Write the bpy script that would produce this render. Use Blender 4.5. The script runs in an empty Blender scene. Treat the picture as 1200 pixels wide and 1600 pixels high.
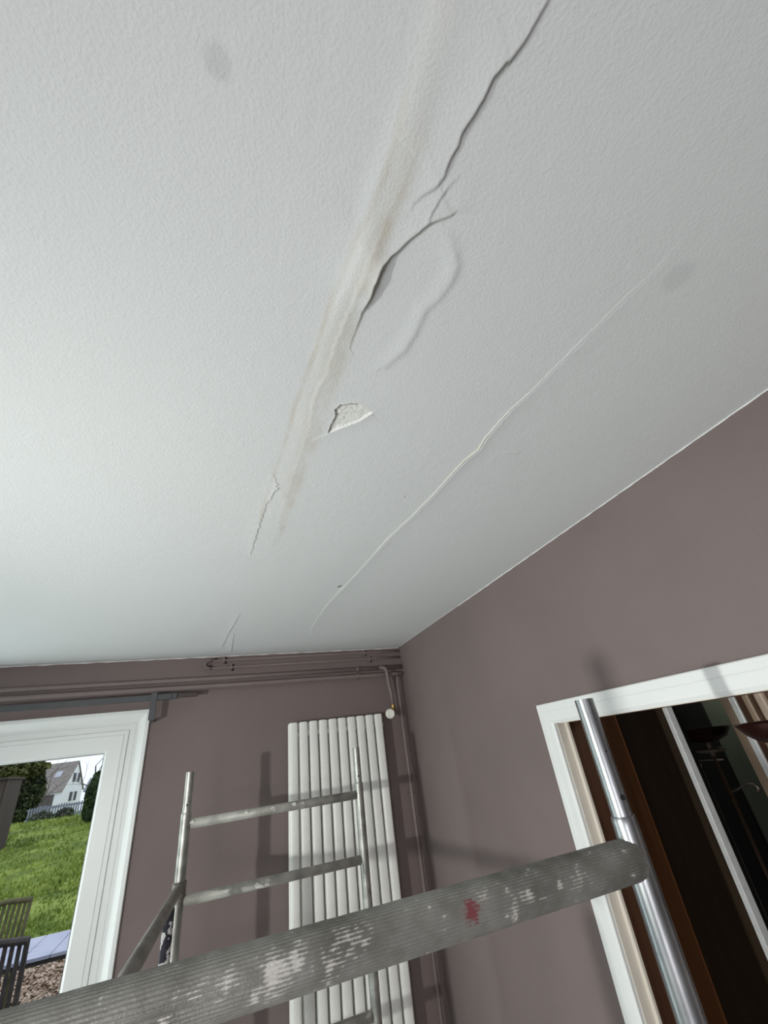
import bpy, bmesh, math, random
import numpy as np
from mathutils import Vector, Matrix

random.seed(7)
S = bpy.context.scene
C = S.collection
R = math.radians

# ------------------------------------------------------------------ camera
CAM_Z = 2.0
cam = bpy.data.cameras.new('camera')
cam_o = bpy.data.objects.new('camera', cam)
C.objects.link(cam_o)
cam.sensor_fit = 'VERTICAL'
cam.sensor_height = 24.0
cam.sensor_width = 18.0
cam.lens = 24.0 * 645.5413 / 1600.0
cam.clip_start = 0.01
cam_o.matrix_world = (Matrix.Translation((0, 0, CAM_Z)) @ Matrix.Rotation(R(-23.57688), 4, 'Z')
                      @ Matrix.Rotation(R(120.07021), 4, 'X') @ Matrix.Rotation(R(-8.11319), 4, 'Z'))
S.camera = cam_o

# ------------------------------------------------------------------ world and lights
S.view_settings.view_transform = 'Standard'
S.view_settings.look = 'None'
S.view_settings.gamma = 1.0
S.view_settings.use_curve_mapping = False
S.view_settings.exposure = 0.0

w = bpy.data.worlds.new('overcast_sky')
S.world = w
w.use_nodes = True
nt = w.node_tree
bg = nt.nodes['Background']
tc = nt.nodes.new('ShaderNodeTexCoord')
nz = nt.nodes.new('ShaderNodeTexNoise')
nz.inputs['Scale'].default_value = 3.0
nz.inputs['Detail'].default_value = 4.0
rp = nt.nodes.new('ShaderNodeValToRGB')
rp.color_ramp.elements[0].color = (0.58, 0.64, 0.80, 1)
rp.color_ramp.elements[1].color = (0.86, 0.88, 0.95, 1)
rp.color_ramp.elements[0].position = 0.35
rp.color_ramp.elements[1].position = 0.62
nt.links.new(tc.outputs['Generated'], nz.inputs['Vector'])
nt.links.new(nz.outputs['Fac'], rp.inputs['Fac'])
nt.links.new(rp.outputs['Color'], bg.inputs['Color'])
bg.inputs['Strength'].default_value = 1.45


def light(name, kind, loc, target, power, color, **kw):
    l = bpy.data.lights.new(name, kind)
    l.energy = power
    l.color = color
    for k, v in kw.items():
        setattr(l, k, v)
    o = bpy.data.objects.new(name, l)
    C.objects.link(o)
    o.location = loc
    o.rotation_euler = (Vector(target) - Vector(loc)).to_track_quat('-Z', 'Y').to_euler()
    return o


YW = 2.82
# the work lamp standing left of the camera that throws the scaffold's shadows
light('work_lamp', 'SPOT', (-1.48, 0.40, 1.83), (1.19, 1.80, 1.20), 134, (0.98, 1.0, 0.96),
      spot_size=R(140), spot_blend=1.0, shadow_soft_size=0.03)
# added soft ambient fill low behind the camera, no lamp of the room
light('room_fill', 'SPOT', (-0.90, -1.1, 1.45), (1.19, 1.3, 2.0), 62, (1.0, 0.965, 0.995),
      spot_size=R(140), spot_blend=1.0, shadow_soft_size=0.30)
# added ambient fills in front of the windowless left and rear walls
light('fill_left', 'AREA', (-3.5, 0.9, 1.25), (-1.0, 0.9, 0.0), 20, (0.88, 1.0, 0.98),
      shape='RECTANGLE', size=2.6, size_y=2.2)
light('fill_rear', 'AREA', (-0.6, -3.1, 1.25), (-0.2, 0.0, 0.0), 16, (1.0, 0.97, 1.0),
      shape='RECTANGLE', size=2.6, size_y=2.2)
# daylight entering by the part of the French window left of the frame
light('daylight_window', 'AREA', (-1.62, YW - 0.03, 1.35), (0.2, 1.0, 1.1), 21, (0.86, 1.0, 1.0),
      shape='RECTANGLE', size=0.65, size_y=1.7)
# added fill lights brightening the metal strips and niche of the neighbouring room
light('hall_fill', 'AREA', (1.75, 0.2, 2.3), (2.2, 1.6, 1.7), 1.8, (1.0, 0.95, 0.88),
      shape='DISK', size=0.25)
light('niche_fill', 'AREA', (3.0, 2.05, 2.38), (3.3, 2.10, 2.0), 1.1, (0.92, 1.0, 0.86),
      shape='DISK', size=0.2)

# ------------------------------------------------------------------ materials
MATS = {}


def mat(name, col, rough=0.5, metal=0.0, var=0.0, scale=20.0, bump=0.0, bscale=None,
        col2=None, detail=4.0, lo=0.35, hi=0.65, spec=0.5, stretch=None):
    """Principled surface; col2 blends in by noise, bump from a second noise."""
    if name in MATS:
        return MATS[name]
    m = bpy.data.materials.new(name)
    m.use_nodes = True
    n = m.node_tree.nodes
    L = m.node_tree.links
    b = n['Principled BSDF']
    b.inputs['Roughness'].default_value = rough
    b.inputs['Metallic'].default_value = metal
    b.inputs['Specular IOR Level'].default_value = spec
    b.inputs['Base Color'].default_value = (*col, 1)
    t = n.new('ShaderNodeTexCoord')
    mp = n.new('ShaderNodeMapping')
    L.new(t.outputs['Object'], mp.inputs['Vector'])
    if stretch:
        mp.inputs['Scale'].default_value = stretch
    if col2 is not None or var:
        a = n.new('ShaderNodeTexNoise')
        a.inputs['Scale'].default_value = scale
        a.inputs['Detail'].default_value = detail
        L.new(mp.outputs['Vector'], a.inputs['Vector'])
        r = n.new('ShaderNodeValToRGB')
        c2 = col2 if col2 is not None else tuple(min(1, c * (1 + var)) for c in col)
        c1 = col if col2 is not None else tuple(c * (1 - var) for c in col)
        r.color_ramp.elements[0].color = (*c1, 1)
        r.color_ramp.elements[1].color = (*c2, 1)
        r.color_ramp.elements[0].position = lo
        r.color_ramp.elements[1].position = hi
        L.new(a.outputs['Fac'], r.inputs['Fac'])
        L.new(r.outputs['Color'], b.inputs['Base Color'])
    if bump:
        a = n.new('ShaderNodeTexNoise')
        a.inputs['Scale'].default_value = bscale or scale
        a.inputs['Detail'].default_value = 3.0
        L.new(mp.outputs['Vector'], a.inputs['Vector'])
        u = n.new('ShaderNodeBump')
        u.inputs['Strength'].default_value = bump
        u.inputs['Distance'].default_value = 0.002
        L.new(a.outputs['Fac'], u.inputs['Height'])
        L.new(u.outputs['Normal'], b.inputs['Normal'])
    MATS[name] = m
    return m


def speckle(name, base, base2, paint, scale, thr, rough=0.4, metal=0.7, stretch=None, paint_rough=0.6):
    """Metal with thresholded splashes of paint."""
    m = mat(name, base, rough, metal, col2=base2, scale=18.0, bump=0.35, bscale=160.0)
    n = m.node_tree.nodes
    L = m.node_tree.links
    b = n['Principled BSDF']
    prev = b.inputs['Base Color'].links[0].from_socket
    t = n.new('ShaderNodeTexCoord')
    mp = n.new('ShaderNodeMapping')
    if stretch:
        mp.inputs['Scale'].default_value = stretch
    L.new(t.outputs['Object'], mp.inputs['Vector'])
    a = n.new('ShaderNodeTexNoise')
    a.inputs['Scale'].default_value = scale
    a.inputs['Detail'].default_value = 5.0
    a.inputs['Roughness'].default_value = 0.6
    L.new(mp.outputs['Vector'], a.inputs['Vector'])
    r = n.new('ShaderNodeValToRGB')
    r.color_ramp.elements[0].position = thr
    r.color_ramp.elements[1].position = thr + 0.02
    L.new(a.outputs['Fac'], r.inputs['Fac'])
    x = n.new('ShaderNodeMix')
    x.data_type = 'RGBA'
    L.new(r.outputs['Color'], x.inputs[0])
    L.new(prev, x.inputs[6])
    x.inputs[7].default_value = (*paint, 1)
    L.new(x.outputs[2], b.inputs['Base Color'])
    mm = n.new('ShaderNodeMath')
    mm.operation = 'MULTIPLY_ADD'
    mm.inputs[1].default_value = -metal
    mm.inputs[2].default_value = metal
    L.new(r.outputs['Color'], mm.inputs[0])
    L.new(mm.outputs[0], b.inputs['Metallic'])
    return m


M_wall = mat('mauve_wall_paint', (0.188, 0.147, 0.140), 0.75, var=0.04, scale=3.0, bump=0.35, bscale=260.0)
M_pipe = mat('mauve_pipe_paint', (0.200, 0.157, 0.150), 0.6, var=0.05, scale=9.0)
M_recess = mat('unpainted_dark_brown', (0.035, 0.018, 0.016), 0.8, var=0.2)
M_white = mat('white_gloss_trim', (0.79, 0.80, 0.785), 0.4, var=0.015, scale=6.0)
M_pvc = mat('white_window_plastic', (0.76, 0.78, 0.765), 0.35, var=0.01, scale=5.0)
M_caulk = mat('white_ceiling_edge_paint', (0.85, 0.85, 0.83), 0.6, var=0.04)
M_floor = mat('pale_floor', (0.66, 0.655, 0.64), 0.6, var=0.1, scale=4.0)
M_otherwall = mat('pale_wall_paint', (0.55, 0.53, 0.53), 0.8, var=0.03, scale=3.0)
M_rad = mat('white_radiator_enamel', (0.84, 0.835, 0.80), 0.4, var=0.02, scale=8.0)
M_valve = mat('white_valve_plastic', (0.78, 0.76, 0.70), 0.4, var=0.03)
M_brass = mat('tarnished_brass', (0.30, 0.20, 0.07), 0.4, 0.8, var=0.2, scale=60)
M_rail = mat('charcoal_curtain_rail', (0.060, 0.062, 0.068), 0.5, var=0.08, scale=10)
M_steel = mat('brushed_galvanised_tube', (0.23, 0.24, 0.25), 0.36, 1.0, col2=(0.42, 0.43, 0.44), scale=14.0,
              bump=0.12, bscale=70.0, stretch=(1, 1, 0.4))
M_zinc = speckle('galvanised_tube_paint_flecks', (0.24, 0.24, 0.22), (0.42, 0.42, 0.39), (0.66, 0.64, 0.60), 26.0, 0.70, 0.42, 0.8)
M_rung = speckle('dull_rung_paint_flecks', (0.27, 0.26, 0.235), (0.43, 0.42, 0.385), (0.68, 0.66, 0.62), 16.0, 0.645, 0.5, 0.2)
M_brace = speckle('grey_brown_brace_tube', (0.15, 0.135, 0.12), (0.27, 0.25, 0.23), (0.45, 0.42, 0.39), 30.0, 0.68, 0.5, 0.6)
M_prop = speckle('dark_prop_white_splashes', (0.012, 0.011, 0.020), (0.03, 0.028, 0.04), (0.50, 0.48, 0.48), 30.0, 0.53, 0.45, 0.2)
M_hole = mat('dark_pin_hole', (0.01, 0.01, 0.01), 0.9)
M_darkwood = mat('dark_brown_wood', (0.030, 0.017, 0.008), 0.55, col2=(0.045, 0.027, 0.013), scale=30, stretch=(1, 1, 0.06))
M_jambwood = mat('dark_red_brown_wood', (0.06, 0.024, 0.011), 0.5, col2=(0.09, 0.038, 0.018), scale=30, stretch=(1, 1, 0.06))
M_orange = mat('orange_brown_wood', (0.16, 0.058, 0.018), 0.45, col2=(0.21, 0.085, 0.03), scale=30, stretch=(1, 1, 0.06))
M_tan = mat('tan_wood_moulding', (0.36, 0.26, 0.18), 0.45, col2=(0.46, 0.34, 0.25), scale=30, stretch=(1, 1, 0.06))
M_alu = mat('polished_aluminium_strip', (0.90, 0.92, 0.92), 0.35, 0.05, var=0.05, scale=40)
M_green = mat('grey_green_hall_wall', (0.17, 0.18, 0.14), 0.8, var=0.1, scale=3)
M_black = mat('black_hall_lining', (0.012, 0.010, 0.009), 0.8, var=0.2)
M_bronze = mat('dark_red_bronze', (0.060, 0.022, 0.018), 0.28, 0.55, var=0.2, scale=20)
M_bronze2 = mat('pale_bronze_tube', (0.42, 0.33, 0.28), 0.3, 0.5, var=0.1, scale=30)
# outside
M_soil = mat('garden_soil', (0.10, 0.085, 0.06), 0.95, col2=(0.16, 0.15, 0.09), scale=5, bump=0.6, bscale=20)
M_grass = mat('lawn_green', (0.115, 0.175, 0.024), 0.9, col2=(0.28, 0.345, 0.065), scale=1.6, detail=10, lo=0.40, hi=0.60)
M_blade = mat('grass_blades', (0.15, 0.22, 0.032), 0.8, col2=(0.33, 0.41, 0.08), scale=1.4)
M_leaf = mat('dead_leaves', (0.26, 0.17, 0.11), 0.9, col2=(0.66, 0.52, 0.40), scale=9)
M_ever = mat('evergreen_foliage', (0.018, 0.030, 0.010), 0.9, col2=(0.09, 0.115, 0.045), scale=2.2, detail=8)
M_bush = mat('dark_green_clipped_foliage', (0.022, 0.045, 0.015), 0.9, col2=(0.075, 0.115, 0.040), scale=5)
M_bark = mat('grey_brown_bark', (0.10, 0.085, 0.075), 0.9, var=0.3, scale=6)
M_render = mat('white_house_render', (0.82, 0.83, 0.88), 0.8, var=0.03, scale=0.6)
M_tiles = mat('brown_grey_roof_tiles', (0.19, 0.165, 0.15), 0.85, col2=(0.29, 0.26, 0.24), scale=3.0, stretch=(1, 1, 3))
M_shut = mat('dark_grey_shutter', (0.05, 0.05, 0.06), 0.6, var=0.1)
M_pane = mat('pale_window_pane', (0.45, 0.47, 0.52), 0.15, var=0.1, scale=2)
M_fence = mat('blue_grey_fence_paint', (0.26, 0.29, 0.36), 0.7, var=0.12, scale=3)
M_shed = mat('dark_stained_shed_boards', (0.050, 0.036, 0.030), 0.85, col2=(0.085, 0.062, 0.052), scale=6, stretch=(6, 6, 0.4))
M_table = mat('weathered_blue_grey_table_top', (0.36, 0.38, 0.52), 0.45, col2=(0.50, 0.52, 0.64), scale=4, stretch=(1, 6, 1))
M_chair = mat('dark_weathered_teak', (0.045, 0.037, 0.038), 0.7, col2=(0.085, 0.072, 0.070), scale=14)
M_chair2 = mat('mossy_green_brown_teak', (0.085, 0.085, 0.035), 0.8, col2=(0.14, 0.125, 0.06), scale=14)


def glass_mat():
    m = bpy.data.materials.new('clear_window_glass')
    m.use_nodes = True
    n = m.node_tree.nodes
    L = m.node_tree.links
    n.remove(n['Principled BSDF'])
    tr = n.new('ShaderNodeBsdfTransparent')
    tr.inputs['Color'].default_value = (0.94, 0.96, 0.95, 1)
    L.new(tr.outputs[0], n['Material Output'].inputs['Surface'])
    return m


M_glass = glass_mat()


# ------------------------------------------------------------------ helpers
def obj(name, bm, m, parent=None, smooth=False, label=None):
    me = bpy.data.meshes.new(name)
    bm.to_mesh(me)
    bm.free()
    for mm in (m if isinstance(m, (list, tuple)) else [m]):
        me.materials.append(mm)
    if smooth:
        me.shade_smooth()
        if smooth is not True:
            me.set_sharp_from_angle(angle=R(smooth))
    o = bpy.data.objects.new(name, me)
    C.objects.link(o)
    if parent:
        o.parent = parent
    if label:
        o['label'] = label
    return o


def rebase(o, base):
    """Move a parentless mesh's origin to base without moving its geometry."""
    o.data.transform(Matrix.Translation(-Vector(base)))
    o.location = base
    return o


def thing(name, label, cat, loc=(0, 0, 0), group=None):
    o = bpy.data.objects.new(name, None)
    C.objects.link(o)
    o.empty_display_size = 0.1
    o.location = loc
    o['label'] = label
    o['category'] = cat
    if group:
        o['group'] = group
    return o


def child(name, bm, m, t, smooth=False, label=None, world=True):
    """Part given in world coordinates, parented to the Empty t (no rotation)."""
    if world:
        bmesh.ops.translate(bm, verts=bm.verts, vec=-origin(t))
    return obj(name, bm, m, t, smooth, label)


def origin(o):
    v = Vector(o.location)
    while o.parent:
        o = o.parent
        v += Vector(o.location)
    return v


def tag(o, label, cat, group=None, kind=None):
    o['label'] = label
    o['category'] = cat
    if group:
        o['group'] = group
    if kind:
        o['kind'] = kind
    return o


def struct(o):
    o['kind'] = 'structure'
    return o


def box(bm, a, b, bev=0.0):
    r = bmesh.ops.create_cube(bm, size=1.0)
    vs = r['verts']
    a, b = Vector(a), Vector(b)
    for v in vs:
        v.co = Vector([(a[i] + b[i]) / 2 + v.co[i] * abs(b[i] - a[i]) for i in range(3)])
    if bev:
        es = list({e for v in vs for e in v.link_edges})
        bmesh.ops.bevel(bm, geom=es, offset=bev, segments=2, affect='EDGES', profile=0.5)
    return bm


def nbox(a, b, bev=0.0):
    return box(bmesh.new(), a, b, bev)


def frame_of(d):
    d = Vector(d).normalized()
    up = Vector((0, 0, 1)) if abs(d.z) < 0.9 else Vector((1, 0, 0))
    x = d.cross(up).normalized()
    return d, x, d.cross(x).normalized()


def tube(bm, pts, r, seg=24, caps=True):
    """Tube along points with a parallel frame; r number or list."""
    pts = [Vector(p) for p in pts]
    n = len(pts)
    rs = r if isinstance(r, (list, tuple)) else [r] * n
    _, X, _ = frame_of(pts[1] - pts[0])
    rings = []
    for i, p in enumerate(pts):
        if i == 0:
            d = pts[1] - pts[0]
        elif i == n - 1:
            d = pts[-1] - pts[-2]
        else:
            d = (pts[i] - pts[i - 1]).normalized() + (pts[i + 1] - pts[i]).normalized()
        if d.length < 1e-9:
            d = pts[-1] - pts[0]
        d.normalize()
        X = (X - d * X.dot(d)).normalized()
        Y = d.cross(X)
        rings.append([bm.verts.new(p + (X * math.cos(2 * math.pi * k / seg) + Y * math.sin(2 * math.pi * k / seg)) * rs[i])
                      for k in range(seg)])
    for a, b in zip(rings, rings[1:]):
        for k in range(seg):
            bm.faces.new((a[k], a[(k + 1) % seg], b[(k + 1) % seg], b[k]))
    if caps:
        bm.faces.new(rings[0][::-1])
        bm.faces.new(rings[-1])
    return bm


def ntube(pts, r, seg=24, caps=True):
    return tube(bmesh.new(), pts, r, seg, caps)


def hollow(bm, a, b, ro, ri, seg=32):
    """Open-ended pipe with wall thickness between a and b."""
    a, b = Vector(a), Vector(b)
    d, X, Y = frame_of(b - a)
    rr = []
    for p, q in ((a, ri), (a, ro), (b, ro), (b, ri)):
        rr.append([bm.verts.new(p + (X * math.cos(2 * math.pi * k / seg) + Y * math.sin(2 * math.pi * k / seg)) * q)
                   for k in range(seg)])
    for i in range(4):
        u, v = rr[i], rr[(i + 1) % 4]
        for k in range(seg):
            bm.faces.new((u[k], u[(k + 1) % seg], v[(k + 1) % seg], v[k]))
    bmesh.ops.recalc_face_normals(bm, faces=bm.faces)
    return bm


def lathe(bm, prof, c, seg=32, axis=(0, 0, 1)):
    d, X, Y = frame_of(axis)
    c = Vector(c)
    rings = []
    for r, h in prof:
        rings.append([bm.verts.new(c + d * h + (X * math.cos(2 * math.pi * k / seg) + Y * math.sin(2 * math.pi * k / seg)) * max(r, 1e-4))
                      for k in range(seg)])
    for a, b in zip(rings, rings[1:]):
        for k in range(seg):
            bm.faces.new((a[k], a[(k + 1) % seg], b[(k + 1) % seg], b[k]))
    bm.faces.new(rings[0][::-1])
    bm.faces.new(rings[-1])
    bmesh.ops.recalc_face_normals(bm, faces=bm.faces)
    return bm


def poly_prism(bm, pts, vec):
    """Extrude a closed polygon of 3-D points along vec."""
    vec = Vector(vec)
    a = [bm.verts.new(Vector(p)) for p in pts]
    b = [bm.verts.new(Vector(p) + vec) for p in pts]
    bm.faces.new(a)
    bm.faces.new(b[::-1])
    n = len(pts)
    for i in range(n):
        bm.faces.new((a[i], b[i], b[(i + 1) % n], a[(i + 1) % n]))
    bmesh.ops.recalc_face_normals(bm, faces=bm.faces)
    return bm


def vnoise(x, y, scale, seed=0):
    """Smooth value noise in [-1, 1] on numpy arrays."""
    rng = np.random.RandomState(seed)
    tab = rng.rand(256, 256) * 2 - 1
    u, v = x * scale + 71.3, y * scale + 37.7
    i, j = np.floor(u).astype(int), np.floor(v).astype(int)
    fu, fv = u - i, v - j
    fu, fv = fu * fu * (3 - 2 * fu), fv * fv * (3 - 2 * fv)
    g = lambda a, b: tab[a % 256, b % 256]
    return (g(i, j) * (1 - fu) + g(i + 1, j) * fu) * (1 - fv) + (g(i, j + 1) * (1 - fu) + g(i + 1, j + 1) * fu) * fv


def fbm(x, y, scale, seed=0, octv=4):
    s = 0
    a = 1.0
    for k in range(octv):
        s = s + a * vnoise(x, y, scale * 2 ** k, seed + k)
        a *= 0.5
    return s / 1.9


def grid_mesh(name, P, attrs, m):
    """Mesh from an (ny, nx, 3) array of points with float point attributes."""
    ny, nx = P.shape[:2]
    me = bpy.data.meshes.new(name)
    me.vertices.add(nx * ny)
    me.vertices.foreach_set('co', P.reshape(-1).astype(np.float32))
    idx = np.arange(nx * ny).reshape(ny, nx)
    q = np.stack([idx[:-1, :-1], idx[:-1, 1:], idx[1:, 1:], idx[1:, :-1]], -1).reshape(-1, 4)
    nf = len(q)
    me.loops.add(nf * 4)
    me.loops.foreach_set('vertex_index', q.reshape(-1).astype(np.int32))
    me.polygons.add(nf)
    me.polygons.foreach_set('loop_start', (np.arange(nf) * 4).astype(np.int32))
    me.update(calc_edges=True)
    for k, v in attrs.items():
        at = me.attributes.new(k, 'FLOAT', 'POINT')
        at.data.foreach_set('value', v.reshape(-1).astype(np.float32))
    me.materials.append(m)
    me.shade_smooth()
    o = bpy.data.objects.new(name, me)
    C.objects.link(o)
    return o


# ------------------------------------------------------------------ room
XR, YB, H = 1.190, 2.820, 2.640       # right wall, back wall, ceiling height
XL, YF = -3.6, -3.2
T = 0.12

o = struct(obj('floor', nbox((XL - T, YF - T, -0.12), (XR + T, YB + 0.25, 0.0)), M_floor))
o = struct(obj('wall_left', nbox((XL - T, YF - T, 0), (XL, YB + 0.25, H + 0.1)), M_otherwall))
o = struct(obj('wall_rear', nbox((XL, YF - T, 0), (XR, YF, H + 0.1)), M_otherwall))

# back wall with the opening of the French window
WX0, WX1, WZ1 = -2.078, -0.357, 2.353
bm = bmesh.new()
box(bm, (XL, YB, 0), (WX0, YB + 0.25, H + 0.1))
box(bm, (WX1, YB, 0), (XR + T, YB + 0.25, H + 0.1))
box(bm, (WX0, YB, WZ1), (WX1, YB + 0.25, H + 0.1))
struct(obj('wall_back', bm, M_wall))

# right wall with the doorway
DY0, DY1, DZ1 = 0.34, 1.415, 2.025
bm = bmesh.new()
box(bm, (XR, DY1, 0), (XR + T, YB, H + 0.1))
box(bm, (XR, YF, 0), (XR + T, DY0, H + 0.1))
box(bm, (XR, DY0, DZ1), (XR + T, DY1, H + 0.1))
struct(obj('wall_right', bm, M_wall))

# ------------------------------------------------------------------ ceiling with peeling paint
# polylines on the ceiling plane in metres (x, y)
CR_TOP = [(0.2669, 0.0060), (0.2675, 0.0127), (0.2654, 0.0246), (0.2619, 0.0399), (0.2541, 0.0608), (0.2505, 0.0630), (0.2432, 0.0791), (0.2419, 0.0978), (0.2364, 0.1185), (0.2325, 0.1321), (0.2340, 0.1432), (0.2305, 0.1625), (0.2310, 0.1765), (0.2286, 0.1867), (0.2234, 0.1958), (0.2122, 0.2068), (0.2048, 0.2184), (0.2035, 0.2268)]
CR_BR = [(0.2502, 0.1728), (0.2409, 0.1921), (0.2367, 0.2073), (0.2338, 0.2219), (0.2346, 0.2343)]
CR_ARC = [(0.2942, 0.2151), (0.2882, 0.2084), (0.2657, 0.2109), (0.2621, 0.2177), (0.2446, 0.2296), (0.2356, 0.2365), (0.2263, 0.2497), (0.2188, 0.2607), (0.2076, 0.2786), (0.1994, 0.2923), (0.1900, 0.3096), (0.1883, 0.3358), (0.1873, 0.3657), (0.1837, 0.3900), (0.1820, 0.4228), (0.1816, 0.4633), (0.2008, 0.4876)]
CR_LONG = [(0.6370, 0.1452), (0.6366, 0.1890), (0.6247, 0.2455), (0.6149, 0.3195), (0.6070, 0.3787), (0.5942, 0.4751), (0.5802, 0.5355), (0.5745, 0.6354), (0.5804, 0.6794), (0.5661, 0.7250), (0.5592, 0.8207), (0.5556, 0.8803), (0.5404, 1.0198), (0.5150, 1.1721), (0.5013, 1.3809), (0.4906, 1.5141), (0.4801, 1.6277), (0.4655, 1.7535), (0.4533, 1.9123), (0.4551, 2.2794), (0.4750, 2.3843), (0.5686, 2.5826), (0.6614, 2.7598)]
CR_HOLE = [(0.2713, 0.6150), (0.2506, 0.6438), (0.2330, 0.6601), (0.1931, 0.6964), (0.1639, 0.7269)]
CR_SEAM = [(0.1737, 0.2546), (0.1663, 0.3065), (0.1628, 0.3459), (0.1608, 0.3878), (0.1540, 0.4483), (0.1528, 0.5300), (0.1409, 0.5948), (0.1485, 0.6841), (0.1458, 0.7583), (0.1421, 0.8482), (0.1400, 0.9678)]
CR_W1 = [(0.0718, 2.0000), (0.0285, 2.3427), (0.0051, 2.6091)]
CR_W2 = [(0.0596, 2.3220), (0.0611, 2.7116)]
CR_W3 = [(0.0950, 0.8757), (0.1131, 0.9311), (0.0920, 1.0148), (0.0827, 1.1869), (0.0714, 1.3509)]
CR_DENT = [(0.6390, 0.6734), (0.6724, 0.6724), (0.7030, 0.6665)]
RG_BLISTER = [(0.2658, 0.2409), (0.2887, 0.2622), (0.3018, 0.2783), (0.3048, 0.3037), (0.2973, 0.3361), (0.2839, 0.3587), (0.2847, 0.4056), (0.2792, 0.4447), (0.2562, 0.4879)]
RG_BAND = [(0.1610, 0.0452), (0.1630, 0.0834), (0.1635, 0.1256), (0.1588, 0.1764), (0.1526, 0.2208), (0.1568, 0.2858), (0.1496, 0.3360), (0.1434, 0.3924), (0.1311, 0.4858)]
BAND_L = [(0.1515, 0.0463), (0.1525, 0.0820), (0.1525, 0.1125), (0.1555, 0.1676), (0.1549, 0.2017), (0.1496, 0.2451), (0.1398, 0.2907), (0.1341, 0.3434), (0.1270, 0.3819), (0.1248, 0.4558), (0.1193, 0.5287), (0.1082, 0.6332), (0.1066, 0.7428), (0.0993, 0.8215), (0.0944, 0.8843), (0.0845, 1.0262), (0.0770, 1.1875), (0.0714, 1.3509)]
BAND_R = [(0.1736, 0.0389), (0.1782, 0.0736), (0.1782, 0.1043), (0.1860, 0.1581), (0.1871, 0.1920), (0.1837, 0.2350), (0.1821, 0.2785), (0.1793, 0.3309), (0.1751, 0.3690), (0.1771, 0.4425), (0.1780, 0.5146), (0.1764, 0.6050), (0.1748, 0.7293), (0.1672, 0.8091), (0.1647, 0.9167), (0.1592, 1.0513), (0.1540, 1.1790), (0.1450, 1.3610)]
HOLE = [(0.1931, 0.6964), (0.1935, 0.6663), (0.1984, 0.6387), (0.1912, 0.6207), (0.2012, 0.6051), (0.2187, 0.5975), (0.2358, 0.5937), (0.2468, 0.5970), (0.2735, 0.6125), (0.2506, 0.6438), (0.2307, 0.6627), (0.2108, 0.6775)]
SMUDGES = [(-0.0444, 0.1607, 0.0151, 0.42), (0.6904, 0.1885, 0.0269, 0.32), (0.0573, 0.1353, 0.0028, 0.0)]
PITS = [(0.4613, 1.6430, 0.0091), (0.4679, 1.6354, 0.0071), (0.4756, 0.9202, 0.0023)]


def seg_field(X, Y, pl):
    """Distance, signed side (+1 = the -x side walking along +y) and position along the line."""
    best = np.full(X.shape, 1e9)
    side = np.ones(X.shape)
    tt = np.zeros(X.shape)
    n = len(pl) - 1
    for i in range(n):
        ax, ay = pl[i]
        dx, dy = pl[i + 1][0] - ax, pl[i + 1][1] - ay
        L2 = dx * dx + dy * dy + 1e-12
        t = np.clip(((X - ax) * dx + (Y - ay) * dy) / L2, 0, 1)
        px, py = X - ax - t * dx, Y - ay - t * dy
        d = np.hypot(px, py)
        cr = dx * py - dy * px
        m_ = d < best
        best = np.where(m_, d, best)
        side = np.where(m_, np.sign(cr), side)
        tt = np.where(m_, (i + t) / n, tt)
    return best, side, tt


def smooth(a, b, x):
    t = np.clip((x - a) / (b - a), 0, 1)
    return t * t * (3 - 2 * t)


def inside(X, Y, pl):
    r = np.zeros(X.shape, bool)
    n = len(pl)
    for i in range(n):
        x1, y1 = pl[i]
        x2, y2 = pl[(i + 1) % n]
        c = ((y1 > Y) != (y2 > Y)) & (X < (x2 - x1) * (Y - y1) / (y2 - y1 + 1e-12) + x1)
        r ^= c
    return r


xs = np.unique(np.concatenate([np.linspace(XL, -1.2, 12), np.arange(-1.2, -0.06, 0.0065), np.arange(-0.06, 0.76, 0.0019),
                               np.arange(0.76, XR, 0.005), [XR]]).round(5))
ys = np.unique(np.concatenate([np.linspace(YF, -0.14, 12), np.arange(-0.14, 1.1, 0.0021), np.arange(1.1, 1.9, 0.0032),
                               np.arange(1.9, YB, 0.005), [YB]]).round(5))
X, Y = np.meshgrid(xs, ys)
DN = np.zeros(X.shape)                   # how far the skin hangs down
ST = np.zeros(X.shape)                   # tan water stain
FIL = np.zeros(X.shape)                  # brighter filler on the joint
GR = np.zeros(X.shape)                   # grey smudge
CRM = np.zeros(X.shape)                  # cream old paint on torn edges
EDGE_SHADE = np.zeros(X.shape)                 # painted shade in crack gaps and at the hole's left edge
DRK = np.zeros(X.shape)                  # bare cavity
vis = (X > -1.3) & (Y > -0.2)
DN += np.where(vis, 0.0012 * fbm(X, Y, 3.0, 5, 3), 0)
DN += np.where(vis, 0.00010 * vnoise(X, Y, 60.0, 9), 0)


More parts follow.
